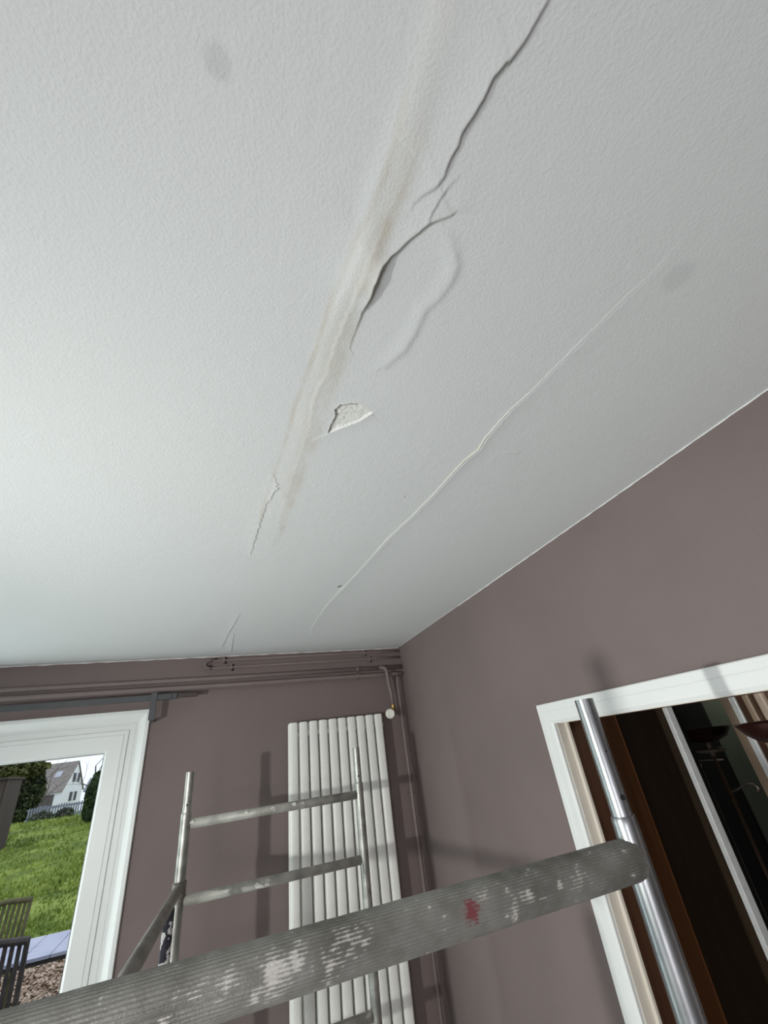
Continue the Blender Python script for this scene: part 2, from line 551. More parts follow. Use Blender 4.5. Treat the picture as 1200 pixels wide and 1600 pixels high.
def crack(pl, lift_l, lift_r, dec_l, dec_r, prof, cream=0.0, groove=0.0, gw=0.0025, edge=0.0014, jag=0.0012, edge_shade=0.0):
    global DN, CRM, DRK, EDGE_SHADE
    a = np.array(pl)
    R_ = 0.14
    m = (X > a[:, 0].min() - R_) & (X < a[:, 0].max() + R_) & (Y > a[:, 1].min() - R_) & (Y < a[:, 1].max() + R_)
    jj = np.where(m.any(1))[0]
    ii = np.where(m.any(0))[0]
    sl = (slice(jj[0], jj[-1] + 1), slice(ii[0], ii[-1] + 1))
    x = X[sl] + jag * fbm(X[sl], Y[sl], 90, 3, 3)
    y = Y[sl] + jag * fbm(X[sl], Y[sl], 90, 13, 3)
    d, s, t = seg_field(x, y, pl)
    w_ = np.interp(t, np.linspace(0, 1, len(prof)), prof)
    sd = d * s
    k = smooth(-edge, edge, sd)
    cap = np.where((t <= 0) | (t >= 1), 0.0, 1.0)
    hl = lift_l * np.exp(-d / dec_l)
    hr = lift_r * np.exp(-d / dec_r)
    DN[sl] += w_ * (k * hl + (1 - k) * hr) * (cap + (1 - cap) * np.exp(-d / 0.004))
    g = np.exp(-(d / gw) ** 2) * w_
    DN[sl] -= groove * g * cap
    DN[sl] -= 1.6 * groove * np.exp(-((sd + 0.0045) / 0.0018) ** 2) * w_ * cap
    if edge_shade:  # grey band painting the shadow under the lifted skin
        gwid = edge_shade * np.clip(w_ - 0.35, 0, 2)
        EDGE_SHADE[sl] = np.maximum(EDGE_SHADE[sl], smooth(-0.0008, 0.0008, gwid - np.abs(sd + gwid)) * (gwid > 0.0004) * cap)
    CRM[sl] = np.maximum(CRM[sl], cream * np.exp(-(d / (gw * (0.8 + 1.2 * w_))) ** 2) * np.clip(w_, 0, 1) ** 1.6 * cap)


def ridge(pl, h, wid, prof, skew=0.0):
    global DN
    d, s, t = seg_field(X[vy0:], Y[vy0:], pl)
    w_ = np.interp(t, np.linspace(0, 1, len(prof)), prof)
    ww = np.where(s > 0, wid * (1 + skew), wid * (1 - skew))
    DN[vy0:] += h * w_ * np.exp(-(d / ww) ** 2)


vy0 = int(np.searchsorted(ys, -0.14))
crack(CR_TOP, 0.0042, 0.0, 0.05, 0.02, [0.5, 0.8, 1.0, 1.2, 1.2, 1.0, 0.7, 0.4, 0.15], edge_shade=0.0011)
crack(CR_BR, 0.0018, 0.0, 0.03, 0.02, [0.2, 0.8, 1.0, 1.0, 0.6])
crack(CR_ARC, 0.0065, 0.0, 0.035, 0.02, [0.0, 0.03, 0.2, 0.4, 0.5, 0.55, 0.6, 0.6, 0.65, 0.8, 1.6, 1.9, 1.2, 0.5, 0.25, 0.12, 0.0], cream=0.45, gw=0.0014, edge_shade=0.0026)
crack(CR_LONG, 0.0006, 0.0045, 0.02, 0.022,
      [0.1, 0.15, 0.25, 0.3, 0.35, 0.4, 0.6, 0.8, 1.0, 1.1, 0.9, 0.8, 0.8, 0.7, 0.8, 0.6, 0.6, 0.7, 0.7, 0.6, 0.45, 0.4, 0.35, 0.2],
      cream=0.62, groove=0.0012, gw=0.0010)
crack(CR_HOLE, 0.0, 0.0012, 0.02, 0.02, [1.0, 0.8, 0.4])
crack(CR_SEAM, 0.0, 0.0013, 0.02, 0.028, [0.2, 0.7, 1.0, 0.8, 1.0, 0.7, 0.9, 0.5, 0.4, 0.3, 0.1], edge=0.005, jag=0.004)
crack(CR_W1, 0.003, 0.0, 0.02, 0.02, [0.5, 1.0, 0.7], jag=0.006)
crack(CR_W2, 0.003, 0.0, 0.02, 0.02, [0.5, 1.0, 0.7], jag=0.006)
crack(CR_W3, 0.0022, 0.0, 0.02, 0.02, [0.3, 1.0, 0.6, 0.9, 0.5], jag=0.006)
crack(CR_DENT, 0.002, 0.0, 0.012, 0.01, [0.4, 1, 0.4])
ridge(RG_BLISTER, 0.0019, 0.013, [0.5, 1.0, 1.1, 1.0, 0.8, 0.9, 1.0, 0.6], 0.35)
ridge(RG_BAND, 0.0022, 0.020, [0.5, 0.7, 0.9, 1.0, 1.0, 1.0, 0.9, 0.7, 0.4], -0.2)

# tan stained strip along the joint
dl, sl_, tl = seg_field(X[vy0:], Y[vy0:], BAND_L)
dr, sr_, tr_ = seg_field(X[vy0:], Y[vy0:], BAND_R)
nn = fbm(X[vy0:], Y[vy0:], 22, 31, 4)
inb = smooth(-0.006, 0.006, -dl * sl_ + 0.006 * nn) * smooth(-0.006, 0.006, dr * sr_ + 0.006 * nn)
fade = smooth(0.0, 0.25, tl) * (1 - smooth(0.90, 1.0, tl)) * (1 - smooth(1.30, 1.50, Y[vy0:]))
dsm, ssm, tsm = seg_field(X[vy0:], Y[vy0:], CR_SEAM)
left = smooth(-0.003, 0.003, dsm * ssm + 0.003 * nn)
st = inb * (1 - left) * (0.20 + 0.16 * np.clip(nn, -1, 1))
FIL[vy0:] += inb * left * (0.35 + 0.3 * np.clip(nn, -1, 1)) * (1 - smooth(0.9, 1.3, Y[vy0:]))
st += 0.55 * np.exp(-(dl / 0.005) ** 2) * (0.6 + 0.8 * nn) + 0.32 * np.exp(-(dr / 0.010) ** 2) * (0.6 + 0.8 * nn)
st += 0.35 * np.exp(-(seg_field(X[vy0:], Y[vy0:], CR_SEAM)[0] / 0.012) ** 2) * (0.7 + 0.6 * nn)
ST[vy0:] += np.clip(st, 0, 1) * fade

# grey round smudges
for cx, cy, r_, a_ in SMUDGES:
    d = np.hypot(X - cx, (Y - cy)) + 0.004 * nn.mean()
    GR += a_ * (1 - smooth(r_ * 0.55, r_ * 1.25, d + 0.003 * vnoise(X, Y, 70, 4)))

# patch where the plaster has come away
jx = X + 0.0022 * fbm(X, Y, 70, 61, 4)
jy = Y + 0.0022 * fbm(X, Y, 70, 71, 4)
ins = inside(jx, jy, HOLE)
DN -= np.where(ins, 0.0030 + 0.0012 * fbm(X, Y, 120, 81, 4), 0)
dh, sh_, th = seg_field(X[vy0:], Y[vy0:], HOLE + HOLE[:1])
DN[vy0:] += np.where(~ins[vy0:], 0.0008 * np.exp(-dh / 0.012), 0)
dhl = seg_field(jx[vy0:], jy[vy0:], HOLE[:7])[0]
EDGE_SHADE[vy0:] = np.maximum(EDGE_SHADE[vy0:], ins[vy0:] * (1 - smooth(0.0035, 0.0050, dhl + 0.002 * vnoise(X[vy0:], Y[vy0:], 180, 7))))  # paints the shadow along the left rim of the hole
FIL[vy0:] = np.maximum(FIL[vy0:], ins[vy0:] * 0.8)
for cx, cy, r_ in PITS:
    d = np.hypot(X - cx, Y - cy)
    DN -= 0.006 * (d < r_)
    DRK += (d < r_) * 1.0

# thin fade at the borders so the skin meets the walls
P = np.stack([X, Y, H - DN * smooth(0, 0.01, XR - X) * smooth(0, 0.01, YB - Y)], -1)
P[0, :, 2] = P[-1, :, 2] = H


def ceiling_mat():
    m = mat('white_ceiling_paint', (0.79, 0.80, 0.80), 0.85, bump=0.32, bscale=240.0, spec=0.2)
    n = m.node_tree.nodes
    L = m.node_tree.links
    b = n['Principled BSDF']
    prev = None
    base = n.new('ShaderNodeRGB')
    base.outputs[0].default_value = (0.725, 0.742, 0.742, 1)
    prev = base.outputs[0]
    for at, c, k in (('filler', (0.79, 0.785, 0.745), 1.0), ('stain', (0.58, 0.53, 0.45), 1.0), ('cream', (0.66, 0.63, 0.47), 1.0),
                     ('grey', (0.50, 0.52, 0.52), 1.0), ('edge_shade', (0.42, 0.40, 0.36), 1.0), ('dark', (0.05, 0.05, 0.045), 1.0)):
        a = n.new('ShaderNodeAttribute')
        a.attribute_name = at
        x = n.new('ShaderNodeMix')
        x.data_type = 'RGBA'
        x.clamp_factor = True
        L.new(a.outputs['Fac'], x.inputs[0])
        L.new(prev, x.inputs[6])
        x.inputs[7].default_value = (*c, 1)
        prev = x.outputs[2]
    L.new(prev, b.inputs['Base Color'])
    return m


ceil = grid_mesh('ceiling', P, {'stain': ST, 'grey': GR, 'cream': CRM, 'filler': FIL, 'edge_shade': EDGE_SHADE, 'dark': DRK}, ceiling_mat())
struct(ceil)
np_ = len(ceil.data.polygons)
fc = np.empty(np_ * 3, dtype=np.float32)
ceil.data.polygons.foreach_get('center', fc)
fc = fc.reshape(-1, 3)
sm = np.ones(np_, dtype=bool)
hx, hy = [p[0] for p in HOLE], [p[1] for p in HOLE]
sm[(fc[:, 0] > min(hx) - 0.006) & (fc[:, 0] < max(hx) + 0.006) & (fc[:, 1] > min(hy) - 0.006) & (fc[:, 1] < max(hy) + 0.006)] = False
ceil.data.polygons.foreach_set('use_smooth', sm)
# the slab above the skin, part of the ceiling
child('slab', nbox((XL - T, YF - T, H + 0.02), (XR + T, YB + 0.25, H + 0.2)), M_otherwall, ceil)

# uneven white paint line where the ceiling meets the right and the back wall
bm = bmesh.new()
n = 150
prev = None
for i in range(n + 1):
    y = -0.2 + (YB + 0.2) * i / n
    hh = 0.0018 + 0.0018 * (0.5 + 0.5 * math.sin(i * 1.7) * math.sin(i * 0.37))
    if y > 1.9:
        hh *= 0.4
    c = [bm.verts.new(p) for p in ((XR, y, H - hh), (XR - 0.0022, y, H - hh), (XR - 0.0022, y, H - 0.0002), (XR, y, H - 0.0002))]
    if prev:
        for k in range(4):
            bm.faces.new((prev[k], prev[(k + 1) % 4], c[(k + 1) % 4], c[k]))
    else:
        bm.faces.new(c)
    prev = c
bm.faces.new(prev[::-1])
bmesh.ops.recalc_face_normals(bm, faces=bm.faces)
struct(obj('trim_1', bm, M_caulk))
bm = bmesh.new()
prev = None
for i in range(n + 1):
    x = -1.4 + (XR + 1.4 - 0.003) * i / n
    hh = 0.002 + 0.003 * (0.5 + 0.5 * math.sin(i * 0.9) * math.sin(i * 0.23 + 1))
    c = [bm.verts.new(p) for p in ((x, YB, H - hh), (x, YB - 0.0022, H - hh), (x, YB - 0.0022, H - 0.0002), (x, YB, H - 0.0002))]
    if prev:
        for k in range(4):
            bm.faces.new((prev[k], prev[(k + 1) % 4], c[(k + 1) % 4], c[k]))
    else:
        bm.faces.new(c)
    prev = c
bm.faces.new(prev[::-1])
bmesh.ops.recalc_face_normals(bm, faces=bm.faces)
struct(obj('trim_2', bm, M_caulk))


# ------------------------------------------------------------------ French window
def sweep_frame(bm, prof, x0, x1, z0, z1):
    """Rectangular frame: prof is a closed list of (inward, y) pairs measured from the outer edge."""
    corners = [(x0, z0, 1, 1), (x1, z0, -1, 1), (x1, z1, -1, -1), (x0, z1, 1, -1)]
    rings = []
    for cx, cz, sx, sz in corners:
        rings.append([bm.verts.new((cx + sx * u, y, cz + sz * u)) for u, y in prof])
    k = len(prof)
    for i in range(4):
        a, b = rings[i], rings[(i + 1) % 4]
        for j in range(k):
            bm.faces.new((a[j], a[(j + 1) % k], b[(j + 1) % k], b[j]))
    bmesh.ops.recalc_face_normals(bm, faces=bm.faces)
    return bm


# fixed frame with its flat edge, hollow chamfer and inner step
prof = [(0.0, YB), (0.0, YB - 0.014), (0.003, YB - 0.017), (0.018, YB - 0.017), (0.022, YB - 0.014), (0.050, YB + 0.010),
        (0.054, YB + 0.012), (0.062, YB + 0.012), (0.066, YB + 0.010), (0.091, YB + 0.010), (0.0935, YB + 0.013), (0.0935, YB + 0.07), (0.019, YB + 0.07), (0.019, YB)]
win = sweep_frame(bmesh.new(), prof, WX0 - 0.018, -0.339, -0.04, 2.371)
win = struct(obj('window_1', win, M_pvc))
xm = (WX0 - 0.018 - 0.339) / 2


def sash(x0, x1, z0, z1):
    p = [(0.0, YB + 0.052), (0.0, YB + 0.006), (0.003, YB + 0.003), (0.020, YB + 0.003), (0.023, YB + 0.000), (0.088, YB + 0.000),
         (0.096, YB + 0.008), (0.100, YB + 0.018), (0.100, YB + 0.052)]
    s = sweep_frame(bmesh.new(), p, x0, x1, z0, z1)
    s = obj('sash', s, M_pvc, win)
    gk = [(0.0985, YB + 0.019), (0.0985, YB + 0.024), (0.1025, YB + 0.024), (0.1025, YB + 0.019)]
    g = sweep_frame(bmesh.new(), gk, x0, x1, z0, z1)
    obj('gasket', g, M_rail, s, label='thin dark rubber gasket')
    obj('glass_pane', nbox((x0 + 0.099, YB + 0.026, z0 + 0.099), (x1 - 0.099, YB + 0.030, z1 - 0.099)), M_glass, s)


sash(xm + 0.002, -0.339 - 0.0925, 0.06, 2.371 - 0.0925)
sash(WX0 - 0.018 + 0.0925, xm - 0.002, 0.06, 2.371 - 0.0925)

# ------------------------------------------------------------------ door frame to the next room
# white casing on the room side, moulded, then stop and brown lining
bm = bmesh.new()
def casing_side(bm, y0, y1, zt):
    # y0: outer edge, y1: inner edge of the left upright; profile across y
    box(bm, (XR - 0.016, y1, 0.0), (XR, y0, zt))
yo, yi, yr = 1.482, 1.412, 0.268
pts = [(0.0, 0.0), (0.0, -0.014), (0.003, -0.017), (0.026, -0.017), (0.0275, -0.0155), (0.029, -0.017), (0.060, -0.017), (0.070, -0.012), (0.070, 0.0)]
corners = [(yo, 0.0, -1, 0), (yo, 2.089, -1, -1), (yr, 2.089, 1, -1), (yr, 0.0, 1, 0)]
rings = [[bm.verts.new((XR + d, cy + sy * u, cz + sz * u)) for u, d in pts] for cy, cz, sy, sz in corners]
for a, b in zip(rings, rings[1:]):
    for j in range(len(pts)):
        bm.faces.new((a[j], a[(j + 1) % len(pts)], b[(j + 1) % len(pts)], b[j]))
bm.faces.new(rings[0])
bm.faces.new(rings[-1][::-1])
bmesh.ops.recalc_face_normals(bm, faces=bm.faces)
door = struct(obj('door_1', bm, M_white))
bm = bmesh.new()
box(bm, (XR, yi - 0.002, 0), (XR + 0.034, yi + 0.003, 2.022))
box(bm, (XR + 0.034, yi - 0.014, 0), (XR + 0.046, yi + 0.003, 2.022), 0.002)
box(bm, (XR, yr + 0.07, 2.017), (XR + 0.046, yi - 0.0145, 2.0249))
box(bm, (XR, yr + 0.069, 0), (XR + 0.046, yr + 0.075, 2.022))
obj('door_stop', bm, mat('cream_white_reveal', (0.74, 0.68, 0.60), 0.45, var=0.03, scale=12), door, label='cream white rebate of the doorway')
bm = bmesh.new()
box(bm, (XR + 0.046, yi - 0.003, 0), (XR + T, yi + 0.003, 2.022))
box(bm, (XR + 0.046, yr + 0.075, 2.016), (XR + T, yi - 0.0035, 2.0249))
obj('door_lining', bm, M_jambwood, door, label='dark red-brown wooden lining of the doorway')

# ------------------------------------------------------------------ neighbouring room shell
HX0, HX1, HY0, HY1 = XR + T, 4.2, -0.6, 3.4
struct(obj('floor_2', nbox((HX0, HY0, -0.12), (HX1, HY1, 0.0)), M_darkwood))
struct(obj('ceiling_2', nbox((HX0, HY0, 2.45), (HX1, HY1, 2.55)), M_green))
struct(obj('wall_hall_far', nbox((HX1, HY0, 0), (HX1 + 0.1, HY1, 2.45)), M_green))
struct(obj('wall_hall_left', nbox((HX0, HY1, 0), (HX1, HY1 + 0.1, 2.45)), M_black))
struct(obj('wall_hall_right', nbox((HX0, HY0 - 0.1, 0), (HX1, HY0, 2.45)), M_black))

# tall built-in cupboard with a sliding door edged in metal
X2 = 2.0
t = thing('wardrobe', 'tall dark brown built-in wardrobe with orange-brown stiles behind the doorway', 'wardrobe', (X2 + 0.2, 2.1, 0))
child('stile', nbox((X2 + 0.012, 2.215, 0), (X2 + 0.05, 2.30, 2.42)), M_jambwood, t)
child('stile', nbox((X2, 2.045, 0), (X2 + 0.05, 2.2145, 2.42), 0.004), M_orange, t, label='wide orange-brown stile')
child('stile', nbox((X2 + 0.006, 1.915, 0), (X2 + 0.05, 2.0445, 2.42), 0.004), M_orange, t, label='narrow orange-brown stile')
child('sliding_panel', nbox((X2 + 0.014, 1.6075, 0.03), (X2 + 0.04, 1.9145, 2.40)), M_darkwood, t)
child('carcass', nbox((X2 + 0.052, 1.62, 0), (X2 + 0.10, 2.30, 2.42)), M_black, t)
o = child('edge_strip', nbox((X2 - 0.010, 1.5835, 0.02), (X2 + 0.030, 1.607, 2.41), 0.003), M_alu, t, label='bright metal edge strip')

t = thing('partition_post', 'tan moulded wooden post with a bright metal strip, right of the dark opening', 'post', (X2 + 0.03, 1.2, 0))
child('tan_board', nbox((X2, 1.290, 0), (X2 + 0.05, 1.330, 2.42), 0.003), M_tan, t)
child('metal_strip', nbox((X2 - 0.010, 1.264, 0), (X2 + 0.03, 1.2895, 2.42), 0.003), M_alu, t, label='bright metal strip')
child('dark_board', nbox((X2, 1.235, 0), (X2 + 0.05, 1.2635, 2.42)), M_jambwood, t)
child('tan_moulding', nbox((X2 - 0.012, 1.209, 0), (X2 + 0.05, 1.2345, 2.42), 0.006), M_tan, t)
child('dark_groove', nbox((X2 + 0.01, 1.188, 0), (X2 + 0.05, 1.2085, 2.42)), M_jambwood, t)
child('cream_moulding', nbox((X2 - 0.016, 1.155, 0), (X2 + 0.05, 1.1875, 2.42), 0.008), mat('cream_moulding_paint', (0.62, 0.50, 0.40), 0.45, var=0.05), t, label='cream rounded moulding')
child('brown_panel', nbox((X2 + 0.004, 0.30, 0), (X2 + 0.05, 1.1545, 2.42)), mat('mauve_brown_panel', (0.13, 0.075, 0.06), 0.6, var=0.1), t)
# the dark niche behind the opening
struct(obj('wall_niche', nbox((3.3, 1.0, 0), (3.36, 2.33, 2.45)), M_green))
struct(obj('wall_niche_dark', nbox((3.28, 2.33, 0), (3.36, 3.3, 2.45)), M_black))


def floor_lamp(name, label, x, y, ztop, rb, extra):
    t = thing(name, label, 'floor lamp', (x, y, 0), 'bowl floor lamps in the next room')
    bm = bmesh.new()
    prof = [(0.018, -0.035), (0.05, -0.030), (0.10, -0.012), (0.88 * rb + 0.0, 0.006), (rb, 0.030), (rb + 0.004, 0.036), (rb - 0.004, 0.034),
            (0.86 * rb, 0.012), (0.10, -0.004), (0.02, -0.020)]
    lathe(bm, prof, (0, 0, ztop), 40)
    obj('bowl_shade', bm, M_bronze, t, 40)
    bm = bmesh.new()
    lathe(bm, [(0.02, -0.085), (0.07, -0.078), (0.078, -0.066), (0.070, -0.063), (0.02, -0.062)], (0, 0, ztop), 32)
    obj('lower_dish', bm, M_bronze2, t, 40, 'small pale metal dish')
    obj('stem', ntube([(0, 0, ztop - 0.10), (0, 0, ztop - 0.03)], 0.011), M_bronze2, t, True)
    obj('pole', ntube([(0, 0, 0.02), (0, 0, ztop - 0.10)], 0.009), mat('brown_bronze_pole', (0.16, 0.10, 0.06), 0.35, 0.4), t, True)
    obj('base', lathe(bmesh.new(), [(0.14, 0.0), (0.14, 0.012), (0.12, 0.02), (0.02, 0.03)], (0, 0, 0), 40), M_bronze, t, 40)
    if extra:
        obj('side_rod', ntube([(-0.01, 0.088, ztop - 0.13), (-0.01, 0.096, ztop - 0.16), (-0.01, 0.09, 0.02)], 0.0045, 12), M_bronze2, t, True)
        obj('cross_bar', ntube([(-0.005, 0.10, ztop - 0.118), (0.0, -0.045, ztop - 0.118)], 0.004, 10), M_bronze2, t, True)
        obj('reading_arm', ntube([(0, 0, ztop - 0.27), (-0.01, -0.06, ztop - 0.25), (-0.02, -0.12, ztop - 0.225), (-0.02, -0.155, ztop - 0.225),
                                  (-0.02, -0.17, ztop - 0.245), (-0.02, -0.155, ztop - 0.26)], 0.005, 10), M_bronze2, t, True)
    return t


floor_lamp('floor_lamp', 'bronze floor lamp with a shallow bowl seen between the two bright metal strips', 2.6, 1.905, CAM_Z - 0.135, 0.135, True)
floor_lamp('floor_lamp', 'dark bronze bowl floor lamp cut off by the right edge of the photo', 1.62, 0.905, CAM_Z - 0.095, 0.138, False)

# ------------------------------------------------------------------ heating pipes on the back wall
YP = YB - 0.030


def clip(t, x, z, r):
    bm = bmesh.new()
    box(bm, (x - 0.006, YB - 0.012, z - r - 0.006), (x + 0.006, YB, z + r + 0.006))
    tube(bm, [(x - 0.006, YP, z), (x + 0.006, YP, z)], r + 0.0035, 20)
    return child('pipe_clip', bm, M_pipe, t, 40)


zu, zl = CAM_Z + 0.506, CAM_Z + 0.462
t = thing('heating_pipe', 'upper of the two thick mauve heating pipes, bending down to the radiator valve', 'pipe', (-0.3, YB, zu))
# main run to the corner
child('pipe_run', ntube([(-2.6, YP, zu + 0.012), (-1.04, YP, zu + 0.008), (0.0, YP, zu), (XR - 0.002, YP, zu - 0.002)], 0.0125), M_pipe, t, True)
child('pipe_drop', ntube([(1.020, YP - 0.005, zu - 0.001), (1.036, YP - 0.022, zu - 0.004), (1.050, YP - 0.036, zu - 0.016), (1.054, YP - 0.042, zu - 0.045),
                          (1.056, YP - 0.042, zu - 0.10), (1.066, YP - 0.042, zu - 0.17), (1.068, YP - 0.042, CAM_Z + 0.265)], 0.0115), M_pipe, t, True,
      label='short pipe dropping to the valve')
for x in (-2.0, 0.86):
    clip(t, x, zu, 0.0125)
t = thing('heating_pipe', 'lower of the two thick mauve heating pipes, running along under the other', 'pipe', (-0.3, YB, zl))
child('pipe_run', ntube([(-2.6, YP, zl + 0.018), (-1.04, YP, zl + 0.013), (0.0, YP, zl + 0.003), (1.110, YP, zl - 0.002), (XR - 0.002, YP, zl - 0.002)], 0.0125), M_pipe, t, True)
for x in (-2.0, 0.86):
    clip(t, x, zl, 0.0125)
t = thing('heating_pipe', 'tall mauve pipe running down the corner beside the radiator', 'pipe', (1.13, YB, 0))
child('pipe_run', ntube([(1.146, YP - 0.004, zl - 0.014), (1.138, YP - 0.012, zl - 0.03), (1.130, YP - 0.02, zl - 0.06), (1.130, YP - 0.02, 0.0)], 0.0095), M_pipe, t, True)
bm = bmesh.new()
box(bm, (1.118, YB - 0.03, CAM_Z - 0.232), (1.142, YB, CAM_Z - 0.222))
child('pipe_clip', bm, M_pipe, t)

# thin pair with a return bend at the left end
za, zb = CAM_Z + 0.612, CAM_Z + 0.568
t = thing('narrow_pipe', 'pair of thin mauve pipes under the ceiling joined by a return bend', 'pipe', (0, YB, zb))
YQ = YB - 0.016
bend = [(-0.045, YQ, za)] + [(-0.062 - 0.022 * math.sin(a), YQ - 0.006, (za + zb) / 2 + 0.022 * math.cos(a)) for a in [math.pi * k / 8 for k in range(9)]] + [(-0.045, YQ, zb)]
child('thin_run', ntube([(-0.045, YQ, za), (1.0, YQ, za + 0.002), (XR - 0.002, YQ, za + 0.002)], 0.0065, 16), M_pipe, t, True)
child('thin_run', ntube([(-0.045, YQ, zb), (1.0, YQ, zb + 0.004), (XR - 0.002, YQ, zb + 0.004)], 0.0065, 16), M_pipe, t, True)
child('return_bend', ntube(bend, 0.0075, 16), M_pipe, t, True)
bm = bmesh.new()
box(bm, (-0.066, YB - 0.006, za - 0.004), (-0.040, YB - 0.0005, za + 0.012), 0.002)
box(bm, (-0.060, YB - 0.006, zb + 0.003), (-0.042, YB - 0.0005, zb + 0.022), 0.002)
box(bm, (-0.038, YB - 0.006, za + 0.006), (-0.012, YB - 0.0005, za + 0.017), 0.002)
child('dark_gap', bm, M_recess, t, label='dark unpainted gaps behind the bend')
for x, z in ((0.022, za), (0.066, zb), (0.925, za), (0.960, zb)):
    bm = bmesh.new()
    box(bm, (x - 0.005, YQ - 0.008, z - 0.016), (x + 0.005, YB - 0.0005, z + 0.016), 0.002)
    c = child('saddle_clip', bm, M_pipe, t)
    bm = bmesh.new()
    for s in (-1, 1):
        lathe(bm, [(0.0055, 0), (0.0055, 0.002), (0.003, 0.003)], (x + 0.012, YB - 0.0005, z + s * 0.0145), 12, (0, -1, 0))
    bmesh.ops.translate(bm, verts=bm.verts, vec=-origin(t))
    obj('screw_hole', bm, M_hole, c, label='dark screw recesses')

# ------------------------------------------------------------------ curtain rail over the window
YC = YB - 0.085
zr = CAM_Z + 0.419
t = thing('curtain_rail', 'dark grey curtain rail on a bracket above the window', 'curtain rail', (-0.33, YB, zr))
bm = nbox((-2.4, YC - 0.012, zr - 0.017), (-0.236, YC + 0.012, zr + 0.013), 0.003)
child('rail', bm, M_rail, t)
child('end_cap', nbox((-0.2355, YC - 0.014, zr - 0.015), (-0.208, YC + 0.014, zr + 0.014), 0.004), M_rail, t)
bm = bmesh.new()
box(bm, (-0.207, YC - 0.010, zr - 0.012), (-0.105, YC + 0.010, zr + 0.010), 0.004)
child('finial', bm, mat('brown_rail_end', (0.055, 0.038, 0.034), 0.6, var=0.1), t, label='brown end piece')
bm = bmesh.new()
box(bm, (-0.338, YC - 0.018, zr - 0.115), (-0.308, YC - 0.0125, zr + 0.020), 0.0015)
box(bm, (-0.334, YC - 0.016, zr + 0.0145), (-0.312, YB, zr + 0.020), 0.0015)
box(bm, (-0.334, YC - 0.016, zr - 0.115), (-0.312, YB, zr - 0.108), 0.0015)
child('bracket', bm, M_rail, t)

# ------------------------------------------------------------------ radiator
t = thing('radiator', 'tall white vertical radiator with ten rounded columns on the mauve wall', 'radiator', (0.69, YB, 0.35))
z0, z1 = 0.36, CAM_Z + 0.219
pitch = (0.978 - 0.402) / 9.86
for row, yc in ((0, YB - 0.088), (1, YB - 0.040)):
    for k in range(10):
        xc = 0.402 + pitch * (k + 0.43)
        bm = bmesh.new()
        prof = []
        for q in range(24):
            a = 2 * math.pi * q / 24
            ca, sa = math.cos(a), math.sin(a)
            prof.append((xc + 0.0245 * math.copysign(abs(ca) ** 0.75, ca), yc + 0.0125 * math.copysign(abs(sa) ** 0.8, sa)))
        rings = []
        for zz, f in ((z0, 0.82), (z0 + 0.006, 1.0), (z1 - 0.006, 1.0), (z1, 0.82)):
            rings.append([bm.verts.new((xc + (px - xc) * (0.9 + 0.1 * (f == 1.0)), yc + (py - yc) * f, zz)) for px, py in prof])
        for a_, b_ in zip(rings, rings[1:]):
            for q in range(24):
                bm.faces.new((a_[q], a_[(q + 1) % 24], b_[(q + 1) % 24], b_[q]))
        bm.faces.new(rings[0][::-1])
        bm.faces.new(rings[-1])
        child('front_column' if row == 0 else 'rear_column', bm, M_rad, t, 50)
for zz in (z0 + 0.06, z1 - 0.06):
    child('header_tube', ntube([(0.410, YB - 0.064, zz), (0.985, YB - 0.064, zz)], 0.016), M_rad, t, True)
# valve
bm = bmesh.new()
vc = Vector((1.028, YB - 0.115, CAM_Z + 0.214))
lathe(bm, [(0.018, -0.005), (0.027, 0.0), (0.029, 0.006), (0.029, 0.030), (0.026, 0.040), (0.019, 0.043), (0.018, 0.040), (0.005, 0.040)], vc + Vector((0, 0.01, 0)), 36, (-0.25, -1, -0.15))
v = child('thermostat_head', bm, M_valve, t, 40, 'round white thermostatic valve head')
bm = bmesh.new()
tube(bm, [vc + Vector((0.004, 0.012, 0)), vc + Vector((0.016, 0.045, 0))], 0.012, 20)
tube(bm, [(1.068, YP - 0.042, CAM_Z + 0.205), (1.068, YP - 0.042, CAM_Z + 0.265)], 0.0135, 6)
tube(bm, [(1.075, YP - 0.042, CAM_Z + 0.214), (1.0, YP - 0.042, CAM_Z + 0.214)], 0.011, 20)
child('valve_body', bm, M_brass, t, 40, 'tarnished brass valve body')

# ------------------------------------------------------------------ scaffold tower
YN, YS = 0.697, 2.31
ztop = CAM_Z + 0.043
RT = 0.0205
tower = thing('scaffold_tower', 'paint-spattered galvanised scaffold tower with a thick ribbed crossbar in the foreground', 'scaffold', (0.29, 1.5, 0))
tower_parts = []


def spigot_post(x, y, zt, zj, m, r=RT):
    bm = bmesh.new()
    tube(bm, [(x, y, 0.0), (x, y, zj - 0.012), (x, y, zj - 0.003), (x, y, zj)], [r, r, r * 0.985, r * 0.93], 40)
    p = child('post', bm, m, tower, 40)
    bm = hollow(bmesh.new(), (x, y, zj - 0.002), (x, y, zt), r * 0.83, r * 0.70, 40)
    bmesh.ops.translate(bm, verts=bm.verts, vec=-origin(tower))
    s = obj('spigot', bm, m, p, 40)
    return p


def pin_hole(p, x, y, z, d, r):
    bm = bmesh.new()
    d = Vector(d).normalized()
    lathe(bm, [(r, 0), (r, 0.0006)], Vector((x, y, z)) + d * (RT * 0.83 - 0.0001), 20, d)
    bmesh.ops.translate(bm, verts=bm.verts, vec=-origin(tower))
    obj('pin_hole', bm, M_hole, p)


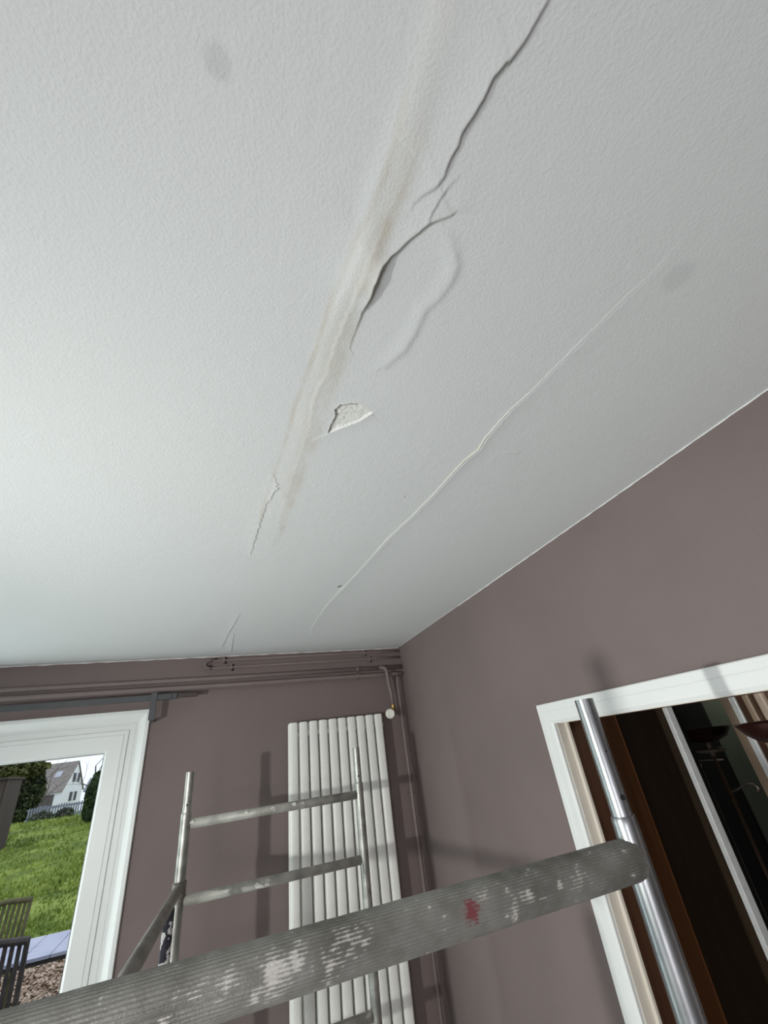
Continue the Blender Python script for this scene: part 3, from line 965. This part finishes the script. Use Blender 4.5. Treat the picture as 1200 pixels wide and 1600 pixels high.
p = spigot_post(0.668, YN, ztop, CAM_Z - 0.142, M_steel)
pin_hole(p, 0.668, YN, CAM_Z - 0.115, (-0.15, -1, 0), 0.0045)
pin_hole(p, 0.668, YN, CAM_Z - 0.045, (-0.25, -1, 0), 0.0015)
p1 = spigot_post(-0.089, YS, ztop - 0.008, CAM_Z - 0.112, M_zinc)
pin_hole(p1, -0.089, YS, CAM_Z - 0.085, (0.0, -1, 0), 0.004)
p2 = spigot_post(0.671, YS, ztop, CAM_Z - 0.103, M_zinc)
pin_hole(p2, 0.671, YS, CAM_Z - 0.078, (-0.2, -1, 0), 0.004)
spigot_post(-0.39, YN, CAM_Z - 0.02, CAM_Z - 0.15, M_zinc)
spigot_post(-0.147, 0.96, CAM_Z - 0.345, CAM_Z - 0.36, M_zinc)

for k, z in enumerate((-0.153, -0.397, -0.637, -0.876, -1.12, -1.36, -1.60)):
    bm = ntube([(-0.089 + RT, YS, CAM_Z + z), (0.671 - RT, YS, CAM_Z + z)], 0.0175, 28)
    q = child('rung', bm, M_rung, tower, True)
    # dried plaster drips where the rung meets the post
    if k < 2:
        for (x_, s_) in (((-0.060, 0.008), (0.155, 0.008), (0.36, 0.010), (0.398, 0.006), (0.27, 0.005)) if k == 0 else ((0.245, 0.010), (0.226, 0.006), (0.10, 0.006))):
            bm = bmesh.new()
            bmesh.ops.create_icosphere(bm, subdivisions=3, radius=s_, matrix=Matrix.Translation((x_, YS - 0.0145, CAM_Z + z + 0.004)) @ Matrix.Rotation(0.7, 4, 'X') @ Matrix.Diagonal((1.3, 0.4, 1.0, 1)))
            for v in bm.verts:
                q_ = v.co * 260
                v.co += Vector((math.sin(q_.x * 1.3 + q_.z), 0, math.sin(q_.z * 1.1 - q_.x * 0.7))) * s_ * 0.22
            bmesh.ops.translate(bm, verts=bm.verts, vec=-origin(tower))
            obj('plaster_blob', bm, mat('dried_plaster', (0.60, 0.58, 0.54), 0.8, var=0.08, scale=60), q, 60, 'dried white plaster splash')

# ribbed crossbar: many vertices so the ribs and the dried paint follow the tube
def ribbed_bar(x0, x1, y, z, r):
    nu, nv = 560, 168
    u = np.linspace(0, 1, nu)
    a = np.linspace(0, 2 * np.pi, nv + 1)
    U, A_ = np.meshgrid(u, a, indexing='ij')
    rib = np.cos(A_ * 42)
    rr = r - 0.0006 + 0.0006 * np.clip(rib * 1.4, -1, 1)
    Xg = x0 + (x1 - x0) * U
    rr = rr + 0.00012 * vnoise(Xg, A_, 60, 2)
    # arc: 0 faces the camera (-y), grows upwards
    Pg = np.stack([Xg, y - rr * np.cos(A_), z + rr * np.sin(A_)], -1)
    arc = (np.where(A_ > np.pi, A_ - 2 * np.pi, A_)) * r
    n1 = fbm(Xg, arc, 60, 41, 4)
    n2 = fbm(Xg, arc, 160, 51, 3)
    crest = np.clip(0.5 + 0.5 * rib, 0, 1)
    dens = np.zeros(Xg.shape)
    for cx, ca, sx, sa, k in SPLASH:
        dens = np.maximum(dens, k * np.exp(-((Xg - cx) / sx) ** 2 - ((arc - ca) / sa) ** 2))
    on_ = smooth(0.02, 0.10, dens)
    white = smooth(0.55, 0.75, dens * 0.85 + on_ * (0.55 * n1 + 0.55 * (crest - 0.55) + 0.60 * n2))
    white = np.maximum(white, smooth(0.62, 0.74, 0.6 * n1 + 0.75 * n2 + 0.12 * crest))
    red = smooth(0.35, 0.6, np.exp(-((Xg - 0.337) / 0.010) ** 2 - ((arc - 0.006) / 0.011) ** 2) + 0.7 * n2 + 0.35 * (crest - 0.6)) * (np.abs(Xg - 0.337) < 0.03)
    o = grid_mesh('crossbar', Pg, {'white': white, 'red': red, 'crest': crest * (0.35 + 0.9 * n1 + 0.5 * n2)}, bar_mat())
    return o


def bar_mat():
    m = mat('grey_ribbed_bar', (0.17, 0.165, 0.14), 0.5, 0.35, bump=0.3, bscale=400)
    n = m.node_tree.nodes
    L = m.node_tree.links
    b = n['Principled BSDF']
    t_ = n.new('ShaderNodeTexCoord')
    a = n.new('ShaderNodeTexNoise')
    a.inputs['Scale'].default_value = 12
    a.inputs['Detail'].default_value = 6
    L.new(t_.outputs['Object'], a.inputs['Vector'])
    r = n.new('ShaderNodeValToRGB')
    r.color_ramp.elements[0].color = (0.15, 0.145, 0.125, 1)
    r.color_ramp.elements[1].color = (0.31, 0.305, 0.28, 1)
    r.color_ramp.elements[0].position = 0.35
    r.color_ramp.elements[1].position = 0.7
    L.new(a.outputs['Fac'], r.inputs['Fac'])
    prev = r.outputs['Color']
    for at, c in (('crest', (0.42, 0.42, 0.40)), ('white', (0.66, 0.64, 0.60)), ('red', (0.26, 0.075, 0.085))):
        at_ = n.new('ShaderNodeAttribute')
        at_.attribute_name = at
        x = n.new('ShaderNodeMix')
        x.data_type = 'RGBA'
        x.clamp_factor = True
        if at == 'crest':
            mm = n.new('ShaderNodeMath')
            mm.operation = 'MULTIPLY'
            mm.inputs[1].default_value = 0.55
            L.new(at_.outputs['Fac'], mm.inputs[0])
            L.new(mm.outputs[0], x.inputs[0])
        else:
            L.new(at_.outputs['Fac'], x.inputs[0])
        L.new(prev, x.inputs[6])
        x.inputs[7].default_value = (*c, 1)
        prev = x.outputs[2]
    L.new(prev, b.inputs['Base Color'])
    return m


# (x, arc, width x, width arc, strength) of dried paint on the bar
SPLASH = [(0.083, 0.004, 0.016, 0.020, 1.15), (0.105, 0.010, 0.020, 0.012, 0.7), (0.165, 0.010, 0.030, 0.016, 0.72), (0.140, -0.004, 0.012, 0.016, 0.8),
          (0.186, 0.004, 0.007, 0.006, 1.2), (0.184, 0.020, 0.010, 0.008, 0.8), (0.485, 0.004, 0.0055, 0.006, 1.2), (-0.028, -0.006, 0.009, 0.006, 1.3),
          (0.020, 0.010, 0.030, 0.012, 0.62), (0.36, 0.018, 0.010, 0.008, 0.7), (0.43, 0.0, 0.03, 0.010, 0.55), (0.06, -0.012, 0.008, 0.012, 0.75),
          (0.52, 0.0, 0.02, 0.015, 0.5), (0.40, -0.004, 0.006, 0.012, 0.7)]
bar = ribbed_bar(-0.385, 0.660, YN, CAM_Z - 0.199, 0.0285)
bar.data.transform(Matrix.Translation(-origin(tower)))
bar.parent = tower
bar['label'] = 'thick grey ribbed crossbar smeared with white and red paint'
bm = bmesh.new()
lathe(bm, [(0.001, 0.0), (0.0262, 0.0), (0.0271, -0.0010), (0.0271, -0.004)], (0.6600, YN, CAM_Z - 0.199), 40, (1, 0, 0))
bmesh.ops.translate(bm, verts=bm.verts, vec=-origin(tower))
obj('end_cap', bm, M_zinc, bar, 40)

# diagonal brace with its wrapped clamp on the far left post
a = Vector((-0.090, YS - 0.045, CAM_Z - 0.352))
b = Vector((-0.1475, 0.92, CAM_Z - 0.309))
dd = (b - a).normalized()
bm = ntube([a, a + dd * 0.10, a + dd * 0.115, b], [0.0165, 0.0165, 0.0172, 0.0172], 28)
br = child('diagonal_brace', bm, M_brace, tower, 40)
bm = bmesh.new()
lathe(bm, [(RT + 0.0005, -0.035), (RT + 0.005, -0.035), (RT + 0.005, 0.030), (RT + 0.0005, 0.030)], (-0.089, YS, CAM_Z - 0.365), 28)
box(bm, (-0.110, YS - 0.056, CAM_Z - 0.374), (-0.070, YS - 0.016, CAM_Z - 0.334), 0.006)
bmesh.ops.translate(bm, verts=bm.verts, vec=-origin(tower))
obj('clamp', bm, M_brace, br, 40)

pp = thing('prop_pole', 'black paint-splashed pole standing under the grey brace beside the left scaffold post', 'pole', (-0.098, 2.03, 0))
child('tube', ntube([(-0.102, 2.03, 0.008), (-0.102, 2.03, CAM_Z - 0.361)], 0.0165, 28), M_prop, pp, True)
child('foot_plate', nbox((-0.148, 1.98, 0.0), (-0.048, 2.08, 0.008)), M_prop, pp)

# ------------------------------------------------------------------ garden
# ground profile: flat terrace, leaf litter, then a lawn that climbs away
def gz(y, x=0):
    if y < 10.5:
        return -0.02
    z = -0.02 + (min(y, 21.0) - 10.5) * 0.137 + 0.012 * (x + 4) * -1 * min(1, (y - 10.5) / 8)
    if y > 21:
        z -= (y - 21) * 0.02
    return z


gx = np.linspace(-22, 6, 141)
gy = np.concatenate([np.linspace(YB + 0.26, 10.4, 40), np.linspace(10.5, 22, 150), np.linspace(22.5, 120, 30)])
GX, GY = np.meshgrid(gx, gy)
GZ = np.vectorize(gz)(GY, GX) + 0.0
GZ = GZ + np.where(GY > 10.4, 0.05 * fbm(GX, GY, 0.9, 3, 4), 0.01 * fbm(GX, GY, 2, 3, 3))
PG = np.stack([GX, GY, GZ], -1)
i0 = int(np.searchsorted(gy, 10.45))
g1 = grid_mesh('ground_terrace', PG[:i0 + 1], {}, M_soil)
struct(g1)
g2 = grid_mesh('lawn', PG[i0:], {}, M_grass)
struct(g2)

# grass blades in clumps across the lawn
bm = bmesh.new()
rnd = random.Random(3)
for i in range(26000):
    y = 10.5 + 11.0 * rnd.random() ** 1.2
    x = -y * rnd.uniform(-0.02, 0.44)
    z = gz(y, x) - 0.03 + 0.05 * 0
    s = rnd.uniform(0.05, 0.12)
    an = rnd.uniform(0, 6.28)
    dx, dy = math.cos(an) * s * 0.35, math.sin(an) * s * 0.35
    lx, ly = rnd.uniform(-.6, .6) * s, rnd.uniform(-.6, .6) * s
    v1, v2, v3 = bm.verts.new((x - dx, y - dy, z)), bm.verts.new((x + dx, y + dy, z)), bm.verts.new((x + lx, y + ly, z + s))
    bm.faces.new((v1, v2, v3))
for i in range(1500):
    y = rnd.uniform(9.5, 10.5)
    x = -y * rnd.uniform(0.12, 0.32)
    s = rnd.uniform(0.06, 0.13)
    v1, v2, v3 = bm.verts.new((x - s * .3, y, -0.01)), bm.verts.new((x + s * .3, y + 0.01, -0.01)), bm.verts.new((x + rnd.uniform(-.6, .6) * s, y, -0.01 + s))
    bm.faces.new((v1, v2, v3))
tag(obj('grass', bm, M_blade), 'bright green grass growing on the rising garden lawn', 'grass', kind='stuff')

# fallen leaves between the table and the lawn
bm = bmesh.new()
for i in range(9000):
    y = rnd.uniform(7.2, 10.6)
    x = -y * rnd.uniform(0.12, 0.32)
    z = 0.0 + rnd.uniform(0, 0.05)
    s = rnd.uniform(0.018, 0.042)
    an = rnd.uniform(0, 6.28)
    ax = Vector((math.cos(an), math.sin(an), rnd.uniform(-.5, .5))) * s
    bx = Vector((-math.sin(an), math.cos(an), rnd.uniform(-.5, .9))) * s * 0.6
    c = Vector((x, y, z))
    bm.faces.new([bm.verts.new(c + k) for k in (ax, bx, -ax, -bx)])
tag(obj('leaf_litter', bm, M_leaf), 'brown fallen leaves lying beneath and behind the garden table', 'leaves', kind='stuff')


def foliage(c, rad, n, s, seed, shape='ell', m=M_ever):
    """Leafy mass: many small leaf cards over a rounded volume, denser at the skin."""
    rn = random.Random(seed)
    bm = bmesh.new()
    for i in range(n):
        if shape == 'ell':
            v = Vector((rn.gauss(0, 1), rn.gauss(0, 1), rn.gauss(0, 1))).normalized()
            k = rn.uniform(0.45, 1.0) ** 0.4 * 1.02 + 0.07 * math.sin(v.x * 9 + seed) * math.cos(v.z * 7)
            p = Vector((v.x * rad[0], v.y * rad[1], v.z * rad[2])) * k
        else:
            p = Vector((rn.uniform(-1, 1) * rad[0], rn.uniform(-1, 1) * rad[1], rn.uniform(-1, 1) * rad[2]))
            p += Vector((0, 0, 0.12 * rad[2] * math.sin(p.x * 2.3)))
        an, bn = Vector([rn.uniform(-1, 1) for _ in range(3)]).normalized(), Vector([rn.uniform(-1, 1) for _ in range(3)])
        bn = (bn - an * bn.dot(an)).normalized()
        q = s * rn.uniform(0.6, 1.3)
        p += Vector(c)
        bm.faces.new([bm.verts.new(p + k_) for k_ in (an * q, bn * q * .6, -an * q, -bn * q * .6)])
    return bm


def trunk(c, h, r):
    return ntube([c, (c[0] + 0.04, c[1], c[2] + h * 0.5), (c[0], c[1], c[2] + h)], [r, r * 0.8, r * 0.4], 12)


# big dark evergreen left of the house
t = thing('evergreen_tree', 'wide dark evergreen tree at the far end of the lawn, behind the shed', 'tree', (-7.4, 24, 1.3))
child('trunk', trunk((-7.4, 24.3, 0.9), 2.6, 0.16), M_bark, t, True)
bm = foliage((-7.55, 24, 2.45), (1.10, 0.9, 1.35), 7000, 0.085, 5)
child('foliage', bm, M_ever, t)
bm = foliage((-7.5, 23.2, 3.25), (1.25, 0.7, 0.42), 2600, 0.085, 6)
child('bough', bm, mat('olive_bough', (0.05, 0.06, 0.015), 0.9, col2=(0.14, 0.15, 0.05), scale=3), t, label='olive green drooping bough')

# clipped round bush right
t = thing('round_bush', 'dark green clipped bush with a rounded top beside the window edge', 'bush', (-3.65, 20, 1.2))
child('foliage', foliage((-3.60, 20, 1.85), (0.50, 0.46, 1.0), 14000, 0.04, 8, m=M_bush), M_bush, t)
child('stem', trunk((-3.62, 20, 1.1), 0.6, 0.06), M_bark, t, True)

# low grey shrubs before the house
for k, (dx_, y_, zz, rx, rz, cc) in enumerate([(-0.262, 21.8, 1.42, 0.40, 0.30, 'scrubby grey-green shrub at the left of the fence'),
                                               (-0.2300, 22.3, 1.50, 0.30, 0.22, 'low dark shrub at the foot of the garden fence')]):
    t = thing('garden_shrub', cc, 'shrub', (dx_ * y_, y_, 1.2))
    child('foliage', foliage((dx_ * y_, y_, zz), (rx, 0.3, rz), 900, 0.05, 20 + k), mat('grey_green_shrub', (0.06, 0.07, 0.055), 0.9, col2=(0.16, 0.18, 0.13), scale=6), t)
    child('stem', trunk((dx_ * y_, y_, 1.15), 0.2, 0.03), M_bark, t, True)

# small dark shed on the left of the lawn
t = thing('garden_shed', 'dark brown wooden shed at the left edge of the lawn', 'shed', (-6.3, 17.3, 0.8))
bm = bmesh.new()
for k in range(12):
    box(bm, (-7.04 + 0.133 * k, 16.72, 0.75), (-7.04 + 0.133 * k + 0.126, 16.76, 2.68))
for k in range(9):
    box(bm, (-5.46, 16.76 + 0.133 * k, 0.75), (-5.42, 16.76 + 0.133 * k + 0.126, 2.68))
box(bm, (-7.02, 16.765, 0.75), (-5.465, 17.9, 2.66))
child('wall_boards', bm, M_shed, t)
child('roof', nbox((-7.12, 16.64, 2.685), (-5.38, 18.0, 2.735)), M_shed, t)

# ---- white gabled house
A2, B2 = Vector((-18.74, 78.0, 0)), Vector((-17.75, 84.0, 0))
v_ = (B2 - A2).normalized()
u_ = Vector((-v_.y, v_.x, 0))            # along the ridge, to the left
ze, zk, zg = 3.08, 6.30, 0.3
W = (B2 - A2).length
LH = 11.0
t = thing('house', 'white gabled house with a brown-grey tiled roof beyond the lawn', 'house', (-18.5, 80, zg))


def hp(u, v, z):
    return A2 + u_ * u + v_ * v + Vector((0, 0, z))


bm = poly_prism(bmesh.new(), [hp(0, 0, zg), hp(0, W, zg), hp(0, W, ze), hp(0, W / 2, zk), hp(0, 0, ze)], u_ * LH)
child('walls', bm, M_render, t)
bm = bmesh.new()
ov = 0.30
k = (zk - ze) / (W / 2)
for s in (0, 1):
    e = -ov if s == 0 else W + ov
    c0, c1 = hp(-0.12, e, ze - k * ov + 0.1), hp(-0.12, W / 2, zk + 0.1)
    poly_prism(bm, [c0, c1, c1 + Vector((0, 0, 0.16)), c0 + Vector((0, 0, 0.16))], u_ * (LH + 0.3))
child('roof', bm, M_tiles, t)
for zz in (1.72, 3.98):
    wobj = child('window', poly_prism(bmesh.new(), [hp(-0.05, 2.97, zz), hp(-0.05, 3.73, zz), hp(-0.05, 3.73, zz + 1.05), hp(-0.05, 2.97, zz + 1.05)], u_ * 0.06), M_pane, t)
    for q0, q1 in ((2.35, 2.95), (3.75, 4.35)):
        bm = poly_prism(bmesh.new(), [hp(-0.10, q0, zz), hp(-0.10, q1, zz), hp(-0.10, q1, zz + 1.05), hp(-0.10, q0, zz + 1.05)], u_ * 0.08)
        bmesh.ops.translate(bm, verts=bm.verts, vec=-origin(t))
        obj('shutter', bm, M_shut, wobj, label='dark shutter')
# skylight lies on the near roof slope
sk = lambda u, f: hp(u, W / 2 * f, ze + (zk - ze) * f + 0.30)
bm = poly_prism(bmesh.new(), [sk(1.2, 0.42), sk(2.0, 0.42), sk(2.0, 0.62), sk(1.2, 0.62)], Vector((0, -0.02, 0.05)))
child('skylight', bm, M_pane, t)
bm = poly_prism(bmesh.new(), [hp(0.9, -0.10, zg), hp(3.3, -0.10, zg), hp(3.3, -0.10, 2.72), hp(0.9, -0.10, 2.72)], v_ * 0.08)
child('garage_door', bm, mat('brown_garage_door', (0.085, 0.072, 0.07), 0.7, var=0.15, scale=2), t)

# a second, lower house far behind on the right
t = thing('house', 'distant grey house with a small porch right of the white gable', 'house', (-17.2, 92, 0.3))
child('walls', nbox((-18.9, 92, 0.3), (-15.5, 98, 2.6)), mat('grey_far_render', (0.34, 0.35, 0.40), 0.8, var=0.1), t)
bm = poly_prism(bmesh.new(), [(-19.2, 91.6, 2.6), (-15.2, 91.6, 2.6), (-15.2, 95, 4.4), (-19.2, 95, 4.4)], (0, 0, 0.15))
child('roof', bm, mat('far_slate_roof', (0.25, 0.26, 0.30), 0.8, var=0.1), t)

# picket fence at the lawn's end
t = thing('garden_fence', 'blue-grey picket fence between the lawn and the white house', 'fence', (-5.6, 23, 1.3))
x = -6.5
while x < -4.2:
    child('picket', nbox((x, 23.0, 1.1), (x + 0.05, 23.02, 1.86 + 0.02 * math.sin(x * 9))), M_fence, t)
    x += 0.085
for zz in (1.45, 1.76):
    child('fence_rail', nbox((-6.55, 23.021, zz), (-4.15, 23.05, zz + 0.05)), M_fence, t)


# bare trees
def bare_tree(name, label, c, h, seed, spread=0.5, r0=0.09):
    rn = random.Random(seed)
    t = thing(name, label, 'tree', c)
    bm = bmesh.new()

    def grow(p, d, L, r, lev):
        pts, rs = [p], [r]
        for k in range(4):
            d = (d + Vector([rn.uniform(-1, 1) for _ in range(3)]) * 0.16).normalized()
            p = p + d * L / 4
            pts.append(p)
            rs.append(r * (1 - 0.16 * (k + 1)))
        tube(bm, pts, rs, 8 if lev < 2 else 5)
        if lev < 4:
            for _ in range(3 if lev else 4):
                k = rn.randint(2, 4)
                nd = (d + Vector((rn.uniform(-1, 1), rn.uniform(-1, 1), rn.uniform(-0.3, 0.7))) * (0.6 + spread)).normalized()
                grow(pts[k], nd, L * rn.uniform(0.55, 0.8), rs[k] * 0.62, lev + 1)
    grow(Vector((0, 0, 0)), Vector((0, 0, 1)), h * 0.42, r0, 0)
    obj('branches', bm, M_bark, t, True)


bare_tree('bare_tree', 'leafless tree whose twigs cross the brown roof of the white house', (-8.75, 33, 0.9), 5.2, 11, 0.7, 0.08)
bare_tree('bare_tree', 'leafless tree with thin branches against the sky right of the gable', (-7.15, 38, 0.8), 7.0, 12, 0.5, 0.10)

# ---- garden table and chairs
t = thing('garden_table', 'blue-grey slatted garden table on the terrace outside the window', 'table', (-2.0, 6.75, 0))
x = -3.0
k = 0
while x < -0.75:
    child('table_slat', nbox((x, 6.33, 0.722), (x + 0.233, 7.18, 0.75), 0.003), M_table, t)
    x += 0.24
bm = bmesh.new()
box(bm, (-2.98, 6.36, 0.685), (-0.80, 6.39, 0.7215))
box(bm, (-2.98, 7.12, 0.685), (-0.80, 7.15, 0.7215))
box(bm, (-2.98, 6.391, 0.64), (-2.95, 7.119, 0.7215))
box(bm, (-0.83, 6.391, 0.64), (-0.80, 7.119, 0.7215))
child('apron', bm, M_chair, t)
for lx in (-2.94, -0.90):
    for ly in (6.40, 7.04):
        child('leg', nbox((lx, ly, 0.0), (lx + 0.07, ly + 0.07, 0.70)), M_chair, t)


def garden_chair(label, x, y, face, m, zt, lean=0.08):
    """Slatted chair; face = +1 looks towards +y, its back at smaller y."""
    t = thing('garden_chair', label, 'chair', (x, y, 0))
    w_ = 0.23
    yb = -0.22 * face
    bk = -face * lean

    def P_(lx, f, z):   # point on the raked back
        return (lx, yb + bk * f, z)
    for s in (-1, 1):
        bm = bmesh.new()
        tube(bm, [(s * w_, yb - bk * 0.5, 0), (s * w_, yb, 0.44), (s * w_, yb + bk, zt)], 0.021, 8)
        obj('rear_leg', bm, m, t)
        obj('front_leg', nbox((s * w_ - 0.02, -yb - 0.02, 0), (s * w_ + 0.02, -yb + 0.02, 0.43)), m, t)
    bm = bmesh.new()
    tube(bm, [P_(-w_ - 0.01, 0.98, zt - 0.02), P_(0, 0.98, zt + 0.005), P_(w_ + 0.01, 0.98, zt - 0.02)], 0.028, 8)
    obj('top_rail', bm, m, t)
    obj('lower_rail', ntube([P_(-w_, 0.12, 0.50), P_(w_, 0.12, 0.50)], 0.018, 8), m, t)
    for k in range(8):
        lx = -w_ + (k + 1) * 2 * w_ / 9
        bm = bmesh.new()
        a_, b_ = Vector(P_(lx, 0.12, 0.50)), Vector(P_(lx, 0.95, zt - 0.02))
        poly_prism(bm, [a_ + Vector((-0.015, 0, 0)), a_ + Vector((0.015, 0, 0)), b_ + Vector((0.015, 0, 0)), b_ + Vector((-0.015, 0, 0))], (0, 0.014, 0))
        obj('back_slat', bm, m, t)
    for k in range(6):
        y0 = -0.21 + k * 0.072
        obj('seat_slat', nbox((-w_ + 0.02, y0, 0.43), (w_ - 0.02, y0 + 0.06, 0.45)), m, t)
    return t


garden_chair('dark slatted garden chair on the near side of the table', -1.625, 6.06, 1, M_chair, 1.01)
garden_chair('mossy green-brown slatted garden chair on the far side of the table', -2.19, 7.55, -1, M_chair2, 1.02)

GROUPS = {'heating_pipe': 'thick mauve heating pipes', 'garden_chair': 'slatted chairs at the garden table', 'bare_tree': 'leafless trees at the end of the garden',
          'garden_shrub': 'low shrubs by the fence', 'house': 'houses beyond the garden'}
for o in list(C.objects):
    k = o.name.split('.')[0]
    if o.parent is None and k in GROUPS:
        o['group'] = GROUPS[k]
